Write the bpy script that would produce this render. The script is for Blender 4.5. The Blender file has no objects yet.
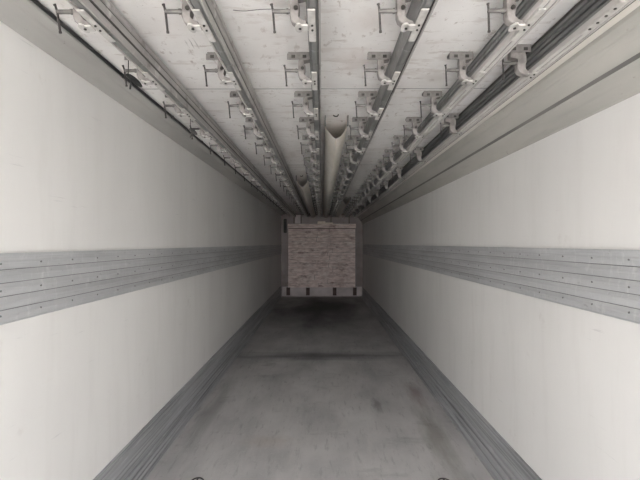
import bpy, bmesh, math, random
from mathutils import Vector, Matrix
random.seed(7)
C = bpy.context.scene.collection
scene = bpy.context.scene

# ---------------------------------------------------------------- camera, light, exposure
H = 1.605                       # eye height above the trailer floor
cd = bpy.data.cameras.new('camera'); cam = bpy.data.objects.new('camera', cd); C.objects.link(cam)
cd.sensor_width = 36; cd.lens = 36*430/640; cd.clip_start = 0.05; cd.clip_end = 200
cam.location = (0, 0, H)
cam.rotation_euler = (math.pi/2 + 3.5/430, 0, 2/430)
scene.camera = cam
scene.view_settings.view_transform = 'Standard'
scene.view_settings.look = 'None'
scene.view_settings.exposure = 0.74
scene.view_settings.gamma = 1
scene.view_settings.use_curve_mapping = False

W = bpy.data.worlds.new('overcast_sky'); scene.world = W; W.use_nodes = True
nt = W.node_tree; bgn = nt.nodes['Background']
tc = nt.nodes.new('ShaderNodeTexCoord'); sx = nt.nodes.new('ShaderNodeSeparateXYZ')
nt.links.new(tc.outputs['Generated'], sx.inputs[0])
cr = nt.nodes.new('ShaderNodeValToRGB'); nt.links.new(sx.outputs['Z'], cr.inputs[0])
cr.color_ramp.elements[0].position = 0.0; cr.color_ramp.elements[0].color = (1.0, 0.985, 0.96, 1)
cr.color_ramp.elements[1].position = 0.6; cr.color_ramp.elements[1].color = (0.88, 0.94, 1.0, 1)
nt.links.new(cr.outputs[0], bgn.inputs['Color']); bgn.inputs['Strength'].default_value = 7.0

YO, YE = -1.9, 12.9             # open rear doorway, front bulkhead
XW = 1.23; CZ = H + 0.91        # half width, ceiling height

sl = bpy.data.lights.new('sun', 'SUN'); sl.energy = 35.0; sl.angle = math.radians(3); sl.color = (1, .97, .93)
so = bpy.data.objects.new('sun', sl); C.objects.link(so); so.location = (6, -8, 12)
so.rotation_euler = Vector((-.55, .30, -1)).to_track_quat('-Z', 'Y').to_euler()
pl = bpy.data.lights.new('doorway_portal', 'AREA'); pl.shape = 'RECTANGLE'; pl.size = 2*XW; pl.size_y = CZ
pl.cycles.is_portal = True
po = bpy.data.objects.new('doorway_portal', pl); C.objects.link(po)
po.location = (0, YO, CZ/2); po.rotation_euler = (math.pi/2, 0, 0)

# ---------------------------------------------------------------- materials
def mat(name, c1, c2=None, scale=(4,4,4), rough=.55, metal=0., det=6, lo=.35, hi=.65, bump=0., spots=None, extra=None, spec=.5):
    m = bpy.data.materials.new(name); m.use_nodes = True
    n = m.node_tree; P = n.nodes['Principled BSDF']; L = n.links
    P.inputs['Roughness'].default_value = rough; P.inputs['Metallic'].default_value = metal
    P.inputs['Specular IOR Level'].default_value = spec
    if c2 is None: c2 = tuple(x*.85 for x in c1)
    geo = n.nodes.new('ShaderNodeTexCoord')
    mp = n.nodes.new('ShaderNodeMapping'); mp.inputs['Scale'].default_value = scale
    L.new(geo.outputs['Object'], mp.inputs[0])
    no = n.nodes.new('ShaderNodeTexNoise'); no.inputs['Scale'].default_value = 1; no.inputs['Detail'].default_value = det
    L.new(mp.outputs[0], no.inputs['Vector'])
    r = n.nodes.new('ShaderNodeValToRGB'); r.color_ramp.elements[0].position = lo; r.color_ramp.elements[1].position = hi
    r.color_ramp.elements[0].color = (*c2, 1); r.color_ramp.elements[1].color = (*c1, 1)
    L.new(no.outputs[0], r.inputs[0])
    out = r.outputs[0]
    for (sc, sp_lo, sp_hi, col, amt) in (spots or []):
        mp2 = n.nodes.new('ShaderNodeMapping'); mp2.inputs['Scale'].default_value = sc
        mp2.inputs['Location'].default_value = (sp_lo*17, sp_hi*9, amt*5)
        L.new(geo.outputs['Object'], mp2.inputs[0])
        n2 = n.nodes.new('ShaderNodeTexNoise'); n2.inputs['Scale'].default_value = 1; n2.inputs['Detail'].default_value = 8
        n2.inputs['Roughness'].default_value = .65
        L.new(mp2.outputs[0], n2.inputs['Vector'])
        mr = n.nodes.new('ShaderNodeMapRange'); mr.inputs[1].default_value = sp_lo; mr.inputs[2].default_value = sp_hi
        mr.inputs[3].default_value = 0; mr.inputs[4].default_value = amt
        L.new(n2.outputs[0], mr.inputs[0])
        mx = n.nodes.new('ShaderNodeMixRGB'); L.new(mr.outputs[0], mx.inputs[0]); L.new(out, mx.inputs[1])
        mx.inputs[2].default_value = (*col, 1); out = mx.outputs[0]
    if extra: out = extra(n, L, geo, out)
    L.new(out, P.inputs['Base Color'])
    if bump:
        b = n.nodes.new('ShaderNodeBump'); b.inputs['Strength'].default_value = bump; b.inputs['Distance'].default_value = .01
        L.new(no.outputs[0], b.inputs['Height']); L.new(b.outputs[0], P.inputs['Normal'])
    return m

def patch(n, L, geo, out, cx, cy, rx, ry, col, amt):
    """an uneven ellipse of another colour at (cx, cy): stains, scuffs and the darker far floor"""
    mp = n.nodes.new('ShaderNodeMapping'); mp.vector_type = 'POINT'
    mp.inputs['Location'].default_value = (-cx/rx, -cy/ry, 0); mp.inputs['Scale'].default_value = (1/rx, 1/ry, 0)
    L.new(geo.outputs['Object'], mp.inputs[0])
    ns = n.nodes.new('ShaderNodeTexNoise'); ns.inputs['Scale'].default_value = 2.2; ns.inputs['Detail'].default_value = 6
    L.new(mp.outputs[0], ns.inputs['Vector'])
    ln = n.nodes.new('ShaderNodeVectorMath'); ln.operation = 'LENGTH'; L.new(mp.outputs[0], ln.inputs[0])
    ad = n.nodes.new('ShaderNodeMath'); ad.operation = 'ADD'; L.new(ln.outputs['Value'], ad.inputs[0]); L.new(ns.outputs[0], ad.inputs[1])
    mr = n.nodes.new('ShaderNodeMapRange'); mr.interpolation_type = 'SMOOTHSTEP'
    mr.inputs[1].default_value = 1.5; mr.inputs[2].default_value = .6; mr.inputs[3].default_value = 0; mr.inputs[4].default_value = amt
    L.new(ad.outputs[0], mr.inputs[0])
    mx = n.nodes.new('ShaderNodeMixRGB'); L.new(mr.outputs[0], mx.inputs[0]); L.new(out, mx.inputs[1])
    mx.inputs[2].default_value = (*col, 1)
    return mx.outputs[0]

def floor_extra(n, L, geo, out):
    for a in ((0, 6.15, 1.9, .30, (.05,.048,.048), .6), (0, 10.8, 1.6, 3.6, (.07,.066,.068), .85), (.95, 3.6, .16, .9, (.16,.145,.11), .5), (1.0, 4.6, .12, .5, (.2,.12,.11), .5),  # the second entry darkens the far half of the floor toward the bulkhead
              (-1.05, 4.2, .12, 1.2, (.14,.13,.12), .4), (.55, 4.3, .07, .25, (.1,.09,.08), .5), (-.45, 3.5, .3, .15, (.42,.36,.32), .4)):
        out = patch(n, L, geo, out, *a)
    return out

M = {}
M['wall']    = mat('white_fibreglass', (.80,.785,.768), (.73,.715,.70), (1.2,.9,.5), .6, det=5, spec=.25,
                   spots=[((9,9,1.2), .5, .75, (.64,.62,.60), .3), ((3,2.6,60), .66, .74, (.42,.41,.41), .5), ((5,5,5), .64, .74, (.60,.57,.55), .5)])
def ceil_extra(n, L, geo, out):
    # a patch of short slanted scratches, and a few brownish scuff areas
    for a in ((.17, 2.15, .16, .22, (.50,.43,.40), .5), (.62, 2.35, .12, .12, (.48,.43,.40), .5), (-.62, 3.5, .05, .12, (.3,.28,.27), .7),
              (.2, 1.75, .12, .12, (.55,.49,.46), .45), (-.3, 4.4, .06, .2, (.5,.45,.42), .5), (.5, 4.8, .08, .5, (.55,.51,.49), .5)):
        out = patch(n, L, geo, out, *a)
    w = n.nodes.new('ShaderNodeTexWave'); w.inputs['Scale'].default_value = 14; w.inputs['Distortion'].default_value = 1.5
    L.new(geo.outputs['Object'], w.inputs[0])
    mr = n.nodes.new('ShaderNodeMapRange'); mr.inputs[1].default_value = .80; mr.inputs[2].default_value = .95
    L.new(w.outputs['Fac'], mr.inputs[0])
    pat = patch(n, L, geo, out, -.59, 1.95, .05, .06, (.30,.29,.28), .8)
    mx = n.nodes.new('ShaderNodeMixRGB'); L.new(mr.outputs[0], mx.inputs[0]); L.new(out, mx.inputs[1]); L.new(pat, mx.inputs[2])
    return mx.outputs[0]
M['ceiling'] = mat('scuffed_white_ceiling', (.80,.78,.765), (.71,.69,.675), (3,2.2,3), .6, spec=.25,
                   spots=[((6,22,4), .59, .68, (.42,.36,.33), .65), ((24,12,10), .60, .68, (.36,.30,.27), .7), ((60,60,60), .64, .70, (.25,.2,.18), .8), ((3,8,3), .58, .64, (.58,.53,.50), .6), ((1.5,2,1), .45, .75, (.62,.585,.565), .7)], extra=ceil_extra)
M['cornice'] = mat('beige_grey_moulding', (.44,.425,.395), (.36,.35,.325), (6,1.2,6), .5, spec=.3,
                   spots=[((30,18,30), .66, .74, (.15,.13,.11), .7), ((8,1.5,20), .55, .7, (.32,.31,.29), .5)])
M['cornice_left'] = mat('grey_moulding', (.41,.40,.38), (.34,.33,.315), (6,1.2,6), .5, spec=.3,
                   spots=[((30,18,30), .68, .76, (.12,.11,.1), .7)])
M['strip']   = mat('cream_strip', (.68,.65,.60), (.58,.55,.5), (8,1.5,8), .5, spots=[((20,12,20), .66, .76, (.3,.26,.2), .6)])
M['alu']     = mat('dull_aluminium', (.56,.565,.575), (.47,.475,.485), (9,1.2,9), .5, metal=.2,
                   spots=[((3,40,12), .54, .70, (.68,.68,.68), .5), ((6,18,50), .62, .72, (.25,.25,.25), .55), ((2,6,180), .58, .7, (.36,.36,.37), .5)])
M['groove']  = mat('groove_tone', (.26,.26,.265), (.17,.17,.17), (5,2,5), .8)  # darker grey for lines laid in the band grooves and ceiling seams
M['groove_dark'] = mat('groove_tone_dark', (.20,.19,.18), (.14,.135,.13), (5,2,5), .8)  # darker tone for the line along the right moulding groove
M['rivet'] = mat('dull_rivet', (.20,.20,.20), (.12,.12,.12), (50,50,50), .5)
M['kick']    = mat('scuffed_kick_plate', (.47,.475,.49), (.34,.345,.355), (9,.8,20), .5, metal=.2,
                   spots=[((20,5,60), .56, .70, (.68,.68,.69), .5), ((3,.5,70), .50, .60, (.20,.20,.20), .7)])
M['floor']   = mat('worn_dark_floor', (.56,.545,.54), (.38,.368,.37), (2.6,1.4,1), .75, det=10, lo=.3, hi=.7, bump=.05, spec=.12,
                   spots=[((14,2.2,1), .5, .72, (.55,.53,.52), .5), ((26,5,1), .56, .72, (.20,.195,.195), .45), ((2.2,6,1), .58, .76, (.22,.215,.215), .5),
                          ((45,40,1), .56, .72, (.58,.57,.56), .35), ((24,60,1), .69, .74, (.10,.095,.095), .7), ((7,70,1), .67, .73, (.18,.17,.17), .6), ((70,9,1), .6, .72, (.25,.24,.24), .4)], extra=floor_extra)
M['rail_light'] = mat('pale_rail_metal', (.43,.415,.40), (.30,.285,.275), (14,2.2,14), .45, metal=.2,
                   spots=[((8,7,8), .56, .66, (.17,.15,.135), .75), ((9,9,9), .6, .7, (.66,.64,.62), .6), ((10,16,10), .66, .74, (.22,.12,.06), .6)])
M['rail_web_dark'] = mat('dark_ribbed_rail_side', (.20,.202,.20), (.11,.11,.108), (10,2,30), .5, metal=.2)
M['rail_pale'] = mat('painted_rail_underside', (.53,.51,.49), (.43,.41,.395), (14,2.2,14), .5,
                   spots=[((12,9,12), .58, .68, (.36,.32,.30), .6)])
M['rail_dark'] = mat('galvanised_rail_metal', (.235,.235,.232), (.13,.128,.125), (12,3,12), .45, metal=.2,
                   spots=[((9,11,9), .56, .66, (.46,.47,.46), .65), ((9,7,9), .58, .68, (.09,.085,.08), .7)])
M['slot']    = mat('slot_near_black', (.075,.07,.065), (.035,.033,.03), (10,3,10), .6)  # near-black tone filling rail slots, rail grooves and the gap beside the strip
M['hanger']  = mat('cream_cast_hanger', (.27,.25,.24), (.17,.155,.15), (30,30,30), .55, spec=.3)
M['hanger_under'] = mat('pale_hanger_plate', (.54,.52,.50), (.40,.38,.36), (30,30,30), .5)
M['hanger_base'] = mat('grey_mount_plate', (.22,.205,.20), (.14,.13,.125), (30,30,30), .5)
M['spindle'] = mat('dull_spindle_steel', (.17,.16,.15), (.11,.10,.10), (40,40,40), .5, metal=.2)
M['tbar']    = mat('dark_lever_steel', (.06,.052,.05), (.035,.03,.03), (40,40,40), .5, metal=.2)
M['bolt']    = mat('black_bolt', (.05,.045,.04), (.03,.028,.025), (40,40,40), .5, metal=.3)
M['cable']   = mat('black_cable_sheath', (.022,.022,.022), (.015,.015,.015), (9,9,9), .45)
M['canvas']  = mat('off_white_canvas', (.86,.83,.79), (.78,.75,.70), (7,2.5,7), .8, bump=.25,
                   spots=[((6,5,6), .60, .78, (.55,.45,.33), .5)])
_n = M['canvas'].node_tree; _P = _n.nodes['Principled BSDF']
_t = _n.nodes.new('ShaderNodeBsdfTranslucent'); _t.inputs[0].default_value = (.85,.74,.6,1)
_m = _n.nodes.new('ShaderNodeMixShader'); _m.inputs[0].default_value = .3
_n.links.new(_P.outputs[0], _m.inputs[1]); _n.links.new(_t.outputs[0], _m.inputs[2])
_n.links.new(_m.outputs[0], _n.nodes['Material Output'].inputs[0])
M['bulk']    = mat('grey_bulkhead', (.36,.31,.30), (.24,.20,.195), (2,2,2), .6, spots=[((5,5,5), .56, .72, (.15,.09,.08), .6)])
M['bulk_pale'] = mat('pale_bulkhead_skirt', (.66,.59,.59), (.46,.41,.41), (3,3,3), .6)
M['rust']    = mat('rusty_edge', (.10,.065,.06), (.06,.038,.035), (9,9,9), .7)
M['plank']   = mat('weathered_plank', (.92,.79,.75), (.60,.47,.44), (6,3,16), .7, lo=.35, hi=.65, bump=.1,
                   spots=[((2.2,2,5), .5, .7, (.86,.80,.77), .6), ((3.5,3,9), .52, .66, (.26,.16,.14), .8), ((1.5,2,1.2), .5, .7, (.50,.38,.36), .5), ((5,3,30), .54, .66, (.95,.90,.87), .7)])
M['label']   = mat('pale_plate', (.85,.76,.68), (.7,.6,.5), (9,9,9), .6)
M['black']   = mat('black_rubber', (.02,.02,.02), (.012,.012,.012), (30,30,30), .6)
M['asphalt'] = mat('yard_concrete', (.42,.41,.39), (.34,.33,.31), (1,1,1), .85)
M['frame']   = mat('door_frame_steel', (.45,.45,.45), (.38,.38,.38), (4,4,4), .5, metal=.3)

# ---------------------------------------------------------------- mesh helpers
def link(name, bm, m, parent=None, smooth=False, loc=None):
    bmesh.ops.recalc_face_normals(bm, faces=bm.faces)
    me = bpy.data.meshes.new(name); bm.to_mesh(me); bm.free()
    me.materials.append(m)
    if smooth:
        for p in me.polygons: p.use_smooth = True
        try: me.set_sharp_from_angle(angle=math.radians(40))
        except Exception: pass
    o = bpy.data.objects.new(name, me); C.objects.link(o)
    if parent: o.parent = parent
    if loc: o.location = loc
    return o
def box(bm, x0, x1, y0, y1, z0, z1, bev=0):
    b = bmesh.new()
    bmesh.ops.create_cube(b, size=1)
    for v in b.verts:
        v.co = Vector(((x0+x1)/2+v.co.x*(x1-x0), (y0+y1)/2+v.co.y*(y1-y0), (z0+z1)/2+v.co.z*(z1-z0)))
    if bev: bmesh.ops.bevel(b, geom=b.edges[:], offset=bev, segments=2, affect='EDGES')
    merge(bm, b)
def merge(bm, b):
    me = bpy.data.meshes.new('tmp'); b.to_mesh(me); b.free(); bm.from_mesh(me); bpy.data.meshes.remove(me)
def prof(bm, pts, y0, y1):
    """closed profile of (x, z) points extruded along y"""
    a = [bm.verts.new((x, y0, z)) for x, z in pts]; b = [bm.verts.new((x, y1, z)) for x, z in pts]
    n = len(pts)
    for i in range(n): bm.faces.new((a[i], a[(i+1) % n], b[(i+1) % n], b[i]))
    bm.faces.new(a); bm.faces.new(b[::-1])
def cyl(bm, p, q, r, seg=10, r2=None):
    p = Vector(p); q = Vector(q); d = q-p
    b = bmesh.new()
    bmesh.ops.create_cone(b, cap_ends=True, segments=seg, radius1=r, radius2=r if r2 is None else r2, depth=d.length)
    b.transform(Matrix.Translation((p+q)/2) @ d.to_track_quat('Z', 'Y').to_matrix().to_4x4())
    merge(bm, b)
def tube(bm, pts, r, seg=8):
    rings = []
    for i, p in enumerate(pts):
        p = Vector(p); a = Vector(pts[max(i-1, 0)]); b = Vector(pts[min(i+1, len(pts)-1)])
        q = (b-a).to_track_quat('Z', 'Y')
        rings.append([bm.verts.new(p + q @ Vector((math.cos(2*math.pi*k/seg)*r, math.sin(2*math.pi*k/seg)*r, 0))) for k in range(seg)])
    for A, B in zip(rings, rings[1:]):
        for k in range(seg): bm.faces.new((A[k], A[(k+1) % seg], B[(k+1) % seg], B[k]))
    bm.faces.new(rings[0][::-1]); bm.faces.new(rings[-1])
def struct(o): o['kind'] = 'structure'; return o
def tag(o, label, cat, group=None, kind=None):
    o['label'] = label; o['category'] = cat
    if group: o['group'] = group
    if kind: o['kind'] = kind
    return o
def empty(name, loc=(0,0,0)):
    o = bpy.data.objects.new(name, None); C.objects.link(o); o.location = loc; o.empty_display_size = .05; return o
def copy_tree(o, parent=None):
    c = o.copy(); C.objects.link(c); c.parent = parent
    for ch in list(o.children): copy_tree(ch, c)
    return c
B = bmesh.new

# ---------------------------------------------------------------- trailer shell
b = B(); box(b, -XW-.06, XW+.06, YO, YE+.1, -.08, 0); struct(link('floor', b, M['floor']))
b = B(); box(b, -XW-.06, XW+.06, YO, YE+.1, CZ, CZ+.07)
ceil = struct(link('ceiling', b, M['ceiling']))
for k in range(11):
    b = B(); yy = 1.30+k*1.22; box(b, -1.06, 1.02, yy-.0022, yy+.0022, CZ-.0012, CZ+.001); link('seam', b, M['groove'] if k % 2 else M['wall'], ceil)
b = B(); box(b, -XW-.06, -XW, YO, YE+.1, 0, CZ); struct(link('wall_left', b, M['wall']))
b = B(); box(b, XW, XW+.06, YO, YE+.1, 0, CZ); struct(link('wall_right', b, M['wall']))
b = B(); box(b, -XW, XW, YE, YE+.1, 0, CZ); struct(link('wall_back', b, M['bulk']))
b = B(); box(b, -40, 40, -60, 30, -1.3, -1.2); struct(link('ground', b, M['asphalt']))

# protective band on each wall: five grooved planks with a lip
def band(name, side, zt, zb):
    pts = [(0, zt), (.012, zt), (.012, zt-.011), (.008, zt-.013)]
    n = 5; h = (zt-.013-zb)/n
    for i in range(n):
        a = zt-.013-i*h
        pts += [(.008, a-.016), (.0095, a-.019), (.0095, a-.024), (.008, a-.027), (.008, a-h+.0045)]
        if i < n-1: pts += [(.003, a-h+.003), (.003, a-h)]
    pts += [(.011, zb+.004), (.011, zb), (0, zb)]
    b = B(); prof(b, [(side*(XW-d), z) for d, z in pts], YO+.02, YE)
    o = struct(link(name, b, M['alu']))
    b = B()
    for i in range(n-1):
        a = zt-.013-(i+1)*h
        x = sorted((side*(XW-.0032), side*(XW-.0045)))
        box(b, x[0], x[1], YO+.02, YE, a, a+.003)
    link('groove_line', b, M['groove'], o)
    rows = [zt-.04, zt-.04-2*h, zt-.04-4*h+.008]
    xs = side*(XW-.0095)
    first = None
    rest = B(); k = 0
    y = 1.16 if side < 0 else 1.248
    while y < YE-.1:
        for z in rows:
            if k < 99 and y > 1.3:
                if first is None:
                    bb = B(); cyl(bb, (-side*.002, 0, 0), (side*.002, 0, 0), .0042, 8)
                    first = link('rivet', bb, M['rivet'], o); r = first
                else: r = first.copy(); C.objects.link(r)
                r.location = (xs, y, z); k += 1
            else: cyl(rest, (xs-.002, y, z), (xs+.002, y, z), .0045, 5)
        y += .2345
    rr = link('rivet_rows', rest, M['rivet'], o); rr['kind'] = 'stuff'
band('trim_1', -1, H-.038, H-.31)
band('trim_2', 1, H-.025, H-.31)

# kick plates
def kick(name, side, zt, foot):
    pts = [(0, zt), (.014, zt), (.014, zt-.012), (.010, zt-.016), (.010, zt-.030), (.014, zt-.034), (.014, .150), (.009, .146), (.009, .138), (.016, .134),
           (.018, .112), (.013, .108), (.014, .100), (.020+foot*.2, .096), (.020+foot*.3, .075), (.014+foot*.3, .071), (.016+foot*.3, .062), (.022+foot*.5, .058),
           (.024+foot*.7, .036), (.018+foot*.7, .032), (.02+foot*.7, .024), (.026+foot, .020), (.026+foot, 0), (0, 0)]
    b = B(); prof(b, [(side*(XW-d), z) for d, z in pts], YO+.02, YE)
    struct(link(name, b, M['kick']))
kick('baseboard_left', -1, .338, .0)
kick('baseboard_right', 1, .285, .035)

# cornices
b = B(); prof(b, [(-XW, H+.85), (-XW+.012, H+.852), (-1.135, H+.879), (-1.125, H+.884), (-1.085, H+.893), (-1.075, CZ), (-XW, CZ)], YO+.02, YE)
struct(link('trim_3', b, M['cornice_left']))
b = B()
prof(b, [(XW, H+.583), (XW-.012, H+.587), (1.185, H+.634), (1.160, H+.668), (1.152, H+.672), (1.152, H+.684), (1.146, H+.690), (1.095, H+.748), (1.088, H+.752), (1.068, H+.782), (1.062, H+.80), (1.062, CZ), (XW, CZ)], YO+.02, YE)
cr_ = struct(link('trim_4', b, M['cornice']))
b = B(); prof(b, [(1.1508, H+.6735), (1.1535, H+.6735), (1.1535, H+.685), (1.1462, H+.6895), (1.1455, H+.688)], YO+.02, YE); link('groove_line', b, M['groove_dark'], cr_)
b = B(); box(b, 1.012, 1.0615, YO+.02, YE, H+.79, H+.815, .006); box(b, 1.03, 1.0615, YO+.02, YE, H+.815, CZ)
t5 = struct(link('trim_5', b, M['strip']))
b = B(); box(b, 1.0072, 1.0155, YO+.02, YE, H+.7865, H+.80)
link('groove_line', b, M['slot'], t5)

# ---------------------------------------------------------------- overhead rails
ZR = H+.783                      # underside of the rails
XL = [-.826, -.438, -.053, .327, .716, .957]
WR = .066
ORD = ['leftmost', 'second from left', 'third from left', 'fourth from left', 'fifth from left', 'rightmost']
def rail(i, xl):
    r = empty('ceiling_rail', (xl, YO+.3, ZR))
    y1 = YE-.05-(YO+.3)
    if i < 4:
        b = B()
        prof(b, [(0, 0), (.0065, 0), (.0065, .020), (.004, .022), (.004, .086), (0, .086)], 0, y1)      # thin left lip and web
        link('rail_lip', b, M['rail_pale'] if i in (0, 1) else M['rail_dark'], r)
        b = B(); prof(b, [(.007, .008), (.020, .004), (.044, .004), (.053, .008), (.053, .06), (.0045, .06), (.0045, .023), (.007, .022)], 0, y1)
        link('rail_track', b, M['rail_dark'], r)
        b = B(); prof(b, [(.0575, 0), (WR, 0), (WR, .022), (.0595, .028), (.0595, .038), (WR, .044), (WR, .060), (.058, .063), (.058, .068), (WR, .071), (WR, .088), (.0045, .088), (.0045, .0605), (.0575, .0605)], 0, y1)
        link('rail_flange', b, M['rail_light'], r)
        b = B(); prof(b, [(.0597, .0285), (.061, .0285), (.061, .0375), (.0597, .0375)], 0, y1)
        prof(b, [(.0585, .0635), (.0600, .0635), (.0600, .0675), (.0585, .0675)], 0, y1)
        link('rail_groove', b, M['slot'], r)
        b = B(); prof(b, [(.0535, .006), (.057, .006), (.057, .058), (.0535, .058)], 0, y1)
        link('rail_slot', b, M['slot'], r)
    else:
        top = .088 if i == 4 else .118
        b = B(); w = .052 if i == 4 else .050
        prof(b, [(0, 0), (.018, 0), (.0195, .003), (.0225, .003), (.024, 0), (.040, 0), (.0415, .003), (.044, .003), (.0455, 0), (w, 0), (w, .02), (0, .02)], 0, y1)
        link('rail_flange', b, M['rail_pale'], r)
        b = B()
        pts = [(.002, .0205)]
        nr = 3 if i == 4 else 4
        hh = (top-.0205)/nr
        for k in range(nr):
            z = .0205+k*hh
            pts += [(.002, z+hh*.55), (.012, z+hh*.62), (.012, z+hh*.86), (.002, z+hh*.94)]
        pts += [(.002, top), (w-.002, top), (w-.002, .0205)]
        prof(b, pts, 0, y1); link('rail_web', b, M['rail_dark'] if i == 4 else M['rail_web_dark'], r)
        b = B()
        for k in range(nr):
            z = .0205+k*hh
            box(b, .0105, .0118, 0, y1, z+hh*.64, z+hh*.84)
        if i == 5: box(b, .0005, .0019, 0, y1, top-.012, top)
        for x in (.0205, .0422): box(b, x, x+.0015, 0, y1, .0022, .0029)
        link('rail_groove', b, M['slot'], r)
    if i < 4:
        for ch in r.children:
            for v in ch.data.vertices: v.co.x *= .72; v.co.z *= 1.17
    L = ['leftmost pale metal rail running under the trailer ceiling beside the black cable',
         'pale metal ceiling rail second from the left, with brown rust spots',
         'pale metal ceiling rail just left of the large canvas duct',
         'metal ceiling rail just right of the large canvas duct',
         'ceiling rail with dark left side and pale underside, second from the right',
         'rightmost ceiling rail, dark ribbed side, lying against the right moulding'][i]
    tag(r, L, 'rail', 'rails under the trailer ceiling')
    return r
rails = [rail(i, x) for i, x in enumerate(XL)]

# splice plate with bolts on the rightmost rail, before its first hanger
b = B(); box(b, .001, .024, 1.38-YO-.3, 1.60-YO-.3, -.006, 0, .002)
sp = link('splice_plate', b, M['hanger_under'], rails[5])
for k in range(4):
    b = B(); cyl(b, (.0125, (1.42+k*.045)-YO-.3, -.009), (.0125, (1.42+k*.045)-YO-.3, -.0055), .005, 6); link('bolt', b, M['bolt'], sp)

# ---------------------------------------------------------------- rail hangers (origin: on the ceiling, at the rail's left edge)
def hanger_proto(drop=.127, deep=False):
    r = empty('rail_hanger')
    b = B()
    xe = .0 if not deep else -.004
    box(b, -.108, xe, -.026, .030, -.014, 0, .001); box(b, -.112, xe, -.031, -.0262, -.038, -.009, .001)
    link('mount_plate', b, M['hanger_base'], r)
    for x in (-.083, -.030):
        b = B(); box(b, x-.009, x+.009, -.0325, -.0308, -.031, -.017); link('slot', b, M['bolt'], r)
    # hook: J shaped casting that reaches under the rail
    if not deep:
        out = [(-.058, -.0095), (-.060, -.04), (-.061, -.10), (-.055, -.118), (-.042, -.128), (-.020, -.132), (0, -.132), (0, -.1215), (-.018, -.119), (-.028, -.113),
               (-.034, -.104), (-.034, -.092), (-.027, -.083), (-.026, -.066), (-.034, -.056), (-.036, -.036), (-.006, -.034), (-.006, -.0095)]
        bp = (-.040, -.074)
    else:
        out = [(-.092, -.0095), (-.092, -.058), (-.056, -.062), (-.060, -.085), (-.061, -.106), (-.052, -.124), (-.030, -.135), (.0, -.135),
               (.0, -.1285), (-.012, -.124), (-.024, -.112), (-.027, -.096), (-.018, -.078), (-.018, -.05), (-.026, -.036), (-.026, -.0095)]
        bp = None
    b = B(); prof(b, out, -.016, .020)
    bmesh.ops.bevel(b, geom=[e for e in b.edges if abs(e.verts[0].co.y-e.verts[1].co.y) < 1e-5], offset=.0025, segments=1, affect='EDGES')
    hk = link('hook', b, M['hanger'], r, smooth=True)
    b = B()
    if bp: cyl(b, (bp[0], -.0205, bp[1]), (bp[0], -.0155, bp[1]), .0082, 10)
    else: box(b, -.078, -.044, -.018, -.0155, -.027, -.018)
    link('bore', b, M['bolt'], hk)
    if not deep:
        b = B(); b_ = [(-.012+.014*math.cos(a)*(1 if math.cos(a) > 0 else 1)-.018, .002+.030*math.sin(a)) for a in [k*math.pi/8 for k in range(16)]]
        lo_ = [b.verts.new((x-.0+0, y, -.1385)) for x, y in b_]; hi_ = [b.verts.new((x, y, -.1325)) for x, y in b_]
        b.faces.new(lo_); b.faces.new(hi_[::-1])
        for k in range(16): b.faces.new((lo_[k], hi_[k], hi_[(k+1) % 16], lo_[(k+1) % 16]))
        box(b, -.026, .004, -.016, .020, -.1385, -.1325)
        ft = link('foot', b, M['hanger_under'], r)
        b = B(); cyl(b, (-.026, .002, -.142), (-.026, .002, -.1385), .0052, 8); link('bolt', b, M['bolt'], ft)
    # strap under the rail
    b = B(); box(b, .004 if not deep else -.001, .030 if not deep else .024, -.11 if not deep else -.03, .115 if not deep else .04, -.1335, -.1275, .0015)
    stp = link('strap_plate', b, M['hanger_under'], r)
    for yy in (-.012, .022):
        b = B(); cyl(b, (.018, yy, -.1375), (.018, yy, -.1335), .0042, 8); link('bolt', b, M['bolt'], stp)
    # spindle and T-handle
    b = B(); cyl(b, (-.124, -.005, -.080), (-.055, -.005, -.080), .0078, 10); cyl(b, (-.074, -.005, -.080), (-.067, -.005, -.080), .010, 10)
    s = link('spindle', b, M['spindle'], r, smooth=True)
    b = B(); tube(b, [(-.126, -.012, -.060), (-.122, -.006, -.080), (-.117, .004, -.150)], .0040, 8)
    cyl(b, (-.1275, -.0135, -.057), (-.126, -.012, -.062), .0055, 8); cyl(b, (-.1172, .0035, -.146), (-.1168, .0045, -.153), .0052, 8)
    link('handle_bar', b, M['tbar'], s, smooth=True)
    return r
protoA = hanger_proto(); protoB = hanger_proto(deep=True)
usedA = usedB = False
NUM = ['first','second','third','fourth','fifth','sixth','seventh','eighth','ninth','tenth','eleventh','twelfth','thirteenth','fourteenth','fifteenth',
       'sixteenth','seventeenth','eighteenth','nineteenth','twentieth','twenty-first','twenty-second']
RN = ['leftmost rail', 'second rail from the left', 'rail left of the large duct', 'rail right of the large duct',
      'rail second from the right', 'rightmost rail']
for i in range(6):
    y = 1.535 if i < 5 else 1.985
    st = .525 if i < 5 else 1.04
    k = 0
    while y < YE-.2:
        proto = protoA if i < 5 else protoB
        if (i < 5 and not usedA): h = proto; usedA = True
        elif (i == 5 and not usedB): h = proto; usedB = True
        else: h = copy_tree(proto)
        h.location = (XL[i], y, CZ)
        for ch in h.children:
            if ch.name.startswith('spindle'):
                ch.rotation_euler = (0, 0, 0)
        w = 'nearest' if k == 0 else NUM[k] + ' nearest'
        tag(h, 'cream hanger %s the camera on the %s' % (w, RN[i]), 'hanger', 'hangers holding the ceiling rails')
        y += st; k += 1

# ---------------------------------------------------------------- cable and things on it
b = B(); pts = []
for k in range(70):
    y = YO+.3 + k*(YE-YO-.4)/69
    pts.append((-1.066+.0015*math.sin(k*.9), y, H+.8985+.001*math.sin(k*1.7+1)))
tube(b, pts, .0088, 8)
cb = tag(link('cable', b, M['cable'], smooth=True), 'long black cable running along the top left of the trailer', 'cable')
for k in range(14):
    b = B(); y = 2.3+k*.75; box(b, -1.0755, -1.0565, y-.004, y+.004, H+.891, H+.9095, .001)
    link('cable_clip', b, M['bolt'], cb)

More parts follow.
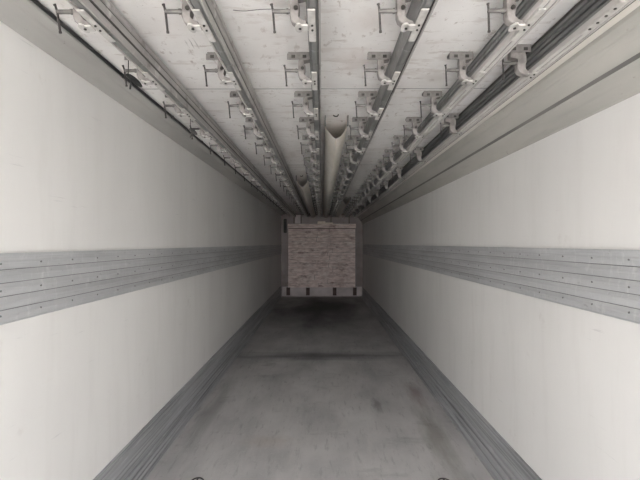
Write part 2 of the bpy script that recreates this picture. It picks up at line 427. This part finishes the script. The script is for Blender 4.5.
def pad(y, x, L, label, mt):
    r = empty('rubber_buffer', (x, y, H+.79))
    b = B(); bmesh.ops.create_uvsphere(b, u_segments=20, v_segments=12, radius=1)
    for v in b.verts:
        c = v.co; v.co = Vector((c.x*.017*(1-.2*c.y), c.y*L, c.z*.012))
    link('pad', b, mt, r, smooth=True)
    b = B(); tube(b, [(-.008, .0, .0), (-.018, .0, -.018), (-.022, .0, -.042)], .004, 8)
    link('pull_tab', b, mt, r, smooth=True)
    b = B(); cyl(b, (-.004, -.058, .002), (-.004, -.058, .1195), .0025, 8); link('stem', b, M['bolt'], r)
    tag(r, label, 'buffer')
pad(2.075, -.909, .085, 'black oval rubber pad hanging beside the second handle of the leftmost rail', M['black'])
M['greyrub'] = mat('grey_rubber', (.14,.135,.13), (.08,.08,.08), (30,30,30), .6)
pad(3.03, -.909, .085, 'grey oval rubber pad beside the leftmost rail, further back than the black one', M['greyrub'])

# thin loose wire along the ceiling
b = B(); tube(b, [(-.345+.018*k, 1.66+.004*math.sin(k*.8)-.0008*k*k*.5, CZ-.004-.012*(k/9.0)) for k in range(10)], .0013, 6)
tag(link('wire', b, M['spindle']), 'thin loose wire on the ceiling left of the third rail', 'wire')

# ---------------------------------------------------------------- canvas air ducts
def duct(x0, x1, y0, x1e, zb, label, dent):
    r = empty('air_duct', ((x0+x1)/2, y0, CZ))
    cx = (x0+x1)/2
    b = B(); rings = []
    N = 16; ys = []
    y = y0
    while y < YE-.06: ys.append(y); y += .13
    ys.append(YE-.06)
    ys[0] = y0+.10
    ys[1] = y0+.16
    def ring(y, off):
        t = (y-y0)/(YE-y0); xr = x1+(x1e-x1)*min(1, t*1.5)
        w = (xr-x0)/2-off; c = (x0+xr)/2
        out = []
        sag = .006*math.sin(y*5.3)+.004*math.sin(y*11.1)
        for k in range(N+1):
            a = math.pi*k/N
            xx = -math.cos(a)
            f = 1-abs(xx)**1.55
            z = -.058-(zb-.058-off)*f - sag*f
            out.append((c+w*xx+.003*math.sin(y*9+k)*f, z))
        return [(c-w, 0)]+out+[(c+w, 0)]
    for off in (0, .003):
        rs = []
        for y in ys:
            yy = y
            rs.append([b.verts.new((p[0]-cx, yy-y0+ (-0.06*(1-abs((p[0]-cx)/((x1-x0)/2))) if y == ys[0] else 0), p[1])) for p in ring(y, off)])
        for A, Bq in zip(rs, rs[1:]):
            for k in range(len(A)-1): b.faces.new((A[k], A[k+1], Bq[k+1], Bq[k]))
        rings.append(rs)
    for e in (0, -1):
        A, Bq = rings[0][e], rings[1][e]
        for k in range(len(A)-1): b.faces.new((A[k], A[k+1], Bq[k+1], Bq[k]))
    link('sleeve', b, M['canvas'], r, smooth=True)
    for s in (-1, 1):
        b = B(); xx = s*(x1-x0)/2
        box(b, xx-.006, xx+.006, -.012, .03, -.070, 0, .002)
        link('end_post', b, M['spindle'], r)
    b = B(); tube(b, [(.012, -.03, -.002), (.004, -.035, -.016), (-.012, -.038, -.018), (-.026, -.04, -.010)], .0045, 8)
    link('hook', b, M['bolt'], r, smooth=True)
    tag(r, label, 'duct', 'canvas air ducts under the ceiling')
duct(.024, .184, 3.05, .187, .165, 'long off-white canvas air duct with a pointed open end, largest and nearest', 0)
duct(-.345, -.19, 5.75, -.185, .155, 'off-white canvas air duct beginning halfway back, left of the large duct', 0)
duct(.405, .555, 8.4, .56, .15, 'short off-white canvas air duct deep in the trailer, right of the large duct', 0)

# ---------------------------------------------------------------- front bulkhead
S = .03
def PX(x): return (x-322)*S
def PZ(y): return H+(243.5-y)*S
bk = empty('bulkhead_panel', (0, YE-.06, PZ(292)))
oz = PZ(292)
def bb(name, x0, x1, z0, z1, d0, d1, m, par=bk, bev=.004):
    b = B(); box(b, x0, x1, -d1, -d0, z0-oz, z1-oz, bev); return link(name, b, m, par)
zt, zb_ = PZ(224), PZ(287)
b = B(); n = 15; h0 = (PZ(229)-zb_)/n; z_ = zb_
hs = [random.uniform(.75, 1.3) for k in range(n)]; q = n*h0/sum(hs)
for k in range(n):
    z0 = z_; h = hs[k]*q; z_ += h
    sp_ = random.uniform(-.25, .45)
    for (xa, xb) in ((PX(288.5), sp_-.004), (sp_+.004, PX(355))):
        box(b, xa, xb, -.055-random.uniform(0, .02), -.0, z0-oz+.003, z0+h-.002-oz, .003)
link('slat_panel', b, M['plank'], bk)
bb('top_board', PX(288), PX(355.5), PZ(228.3), zt, -.0, .09, M['plank'])
bb('back_board', PX(289), PX(354.5), zb_, PZ(228.3), -.015, -.0, M['rust'])
for x in (288.5, 308, 334.5, 354.5):
    bb('foot', PX(x)-.055, PX(x)+.055, PZ(295), zb_+.0, -.0, .05, M['rust'])
bb('skid', PX(288), PX(355.5), zb_, zb_+.008, 0, .075, M['plank'])
tag(bk, 'tall slatted brown plank panel on four dark feet at the far end', 'panel')
b = B(); box(b, -1.19, 1.19, YE-.03, YE, PZ(295.8), PZ(286.5), .004); struct(link('trim_6', b, M['bulk_pale']))
for nm, xa, xb in (('trim_7', -1.2, PX(287.2)), ('trim_8', PX(356.8), 1.2)):
    b = B(); box(b, xa, xb, YE-.05, YE, PZ(286.5), PZ(214.5), .01); struct(link(nm, b, M['bulk']))
# header frame
hd = empty('header_frame', (0, YE-.035, PZ(219)))
def hb(name, x0, x1, z0, z1, d, m):
    b = B(); box(b, x0, x1, -d, .034, z0-PZ(219), z1-PZ(219), .003); return link(name, b, m, hd)
hb('header_board', PX(294), PX(349), PZ(223.6), PZ(214.6), .0, M['bulk'])
for x in (294, 301.2, 331, 349): hb('divider', PX(x)-.012, PX(x)+.012, PZ(223.7), PZ(214.5), .012, M['rust'])
hb('top_edge', PX(294), PX(349), PZ(214.8), PZ(214.0), .012, M['rust'])
hb('pale_block', PX(295.2), PX(300.4), PZ(223.4), PZ(215.2), .02, M['bulk_pale'])
tag(hd, 'narrow grey header board with rusty dividers above the slatted panel', 'board')
b = B(); box(b, PX(317.5), PX(325.5), YE-.13, YE-.075, zt+.003, zt+.075, .01); box(b, PX(325.5), PX(333), YE-.12, YE-.075, zt+.003, zt+.04, .008)
box(b, PX(317), PX(334), YE-.135, YE-.07, zt, zt+.008)
tag(link('latch', b, M['label']), 'small pale latch lying on top of the slatted panel', 'latch')
b = B(); box(b, PX(283.8), PX(286.9), YE-.10, YE-.05, PZ(233), PZ(219), .012)
hn = link('black_handle', b, M['black']); tag(hn, 'black upright handle grip left of the slatted panel', 'handle')
for zz in (PZ(221), PZ(231)):
    b = B(); box(b, PX(284.3), PX(286.4), YE-.112, YE-.098, zz-.03, zz+.03, .003); link('cap', b, M['bolt'], hn)

# ---------------------------------------------------------------- floor lashing rings at the lower edge of the picture
def lash(x, y, label, fl):
    r = empty('lashing_ring', (x, y, 0))
    b = B(); tube(b, [(.045*math.cos(a), .06*math.sin(a)*1.0, .006) for a in [math.radians(20+k*14) for k in range(11)]], .0045, 8)
    link('ring', b, M['tbar'], r, smooth=True)
    b = B(); box(b, -.006*fl-.006, -.006*fl+.006, -.06, .058, .0, .006, .002); link('pivot_bar', b, M['tbar'], r)
    b = B(); box(b, -.065, .065, -.05, -.03, .0, .004, .001); link('base_bar', b, M['kick'], r)
    tag(r, label, 'ring', 'lashing rings in the floor')
lash(-.84, 2.885, 'small dark curved lashing ring on the floor at the lower left', 1)
lash(.82, 2.885, 'small dark curved lashing ring on the floor at the lower right', -1)
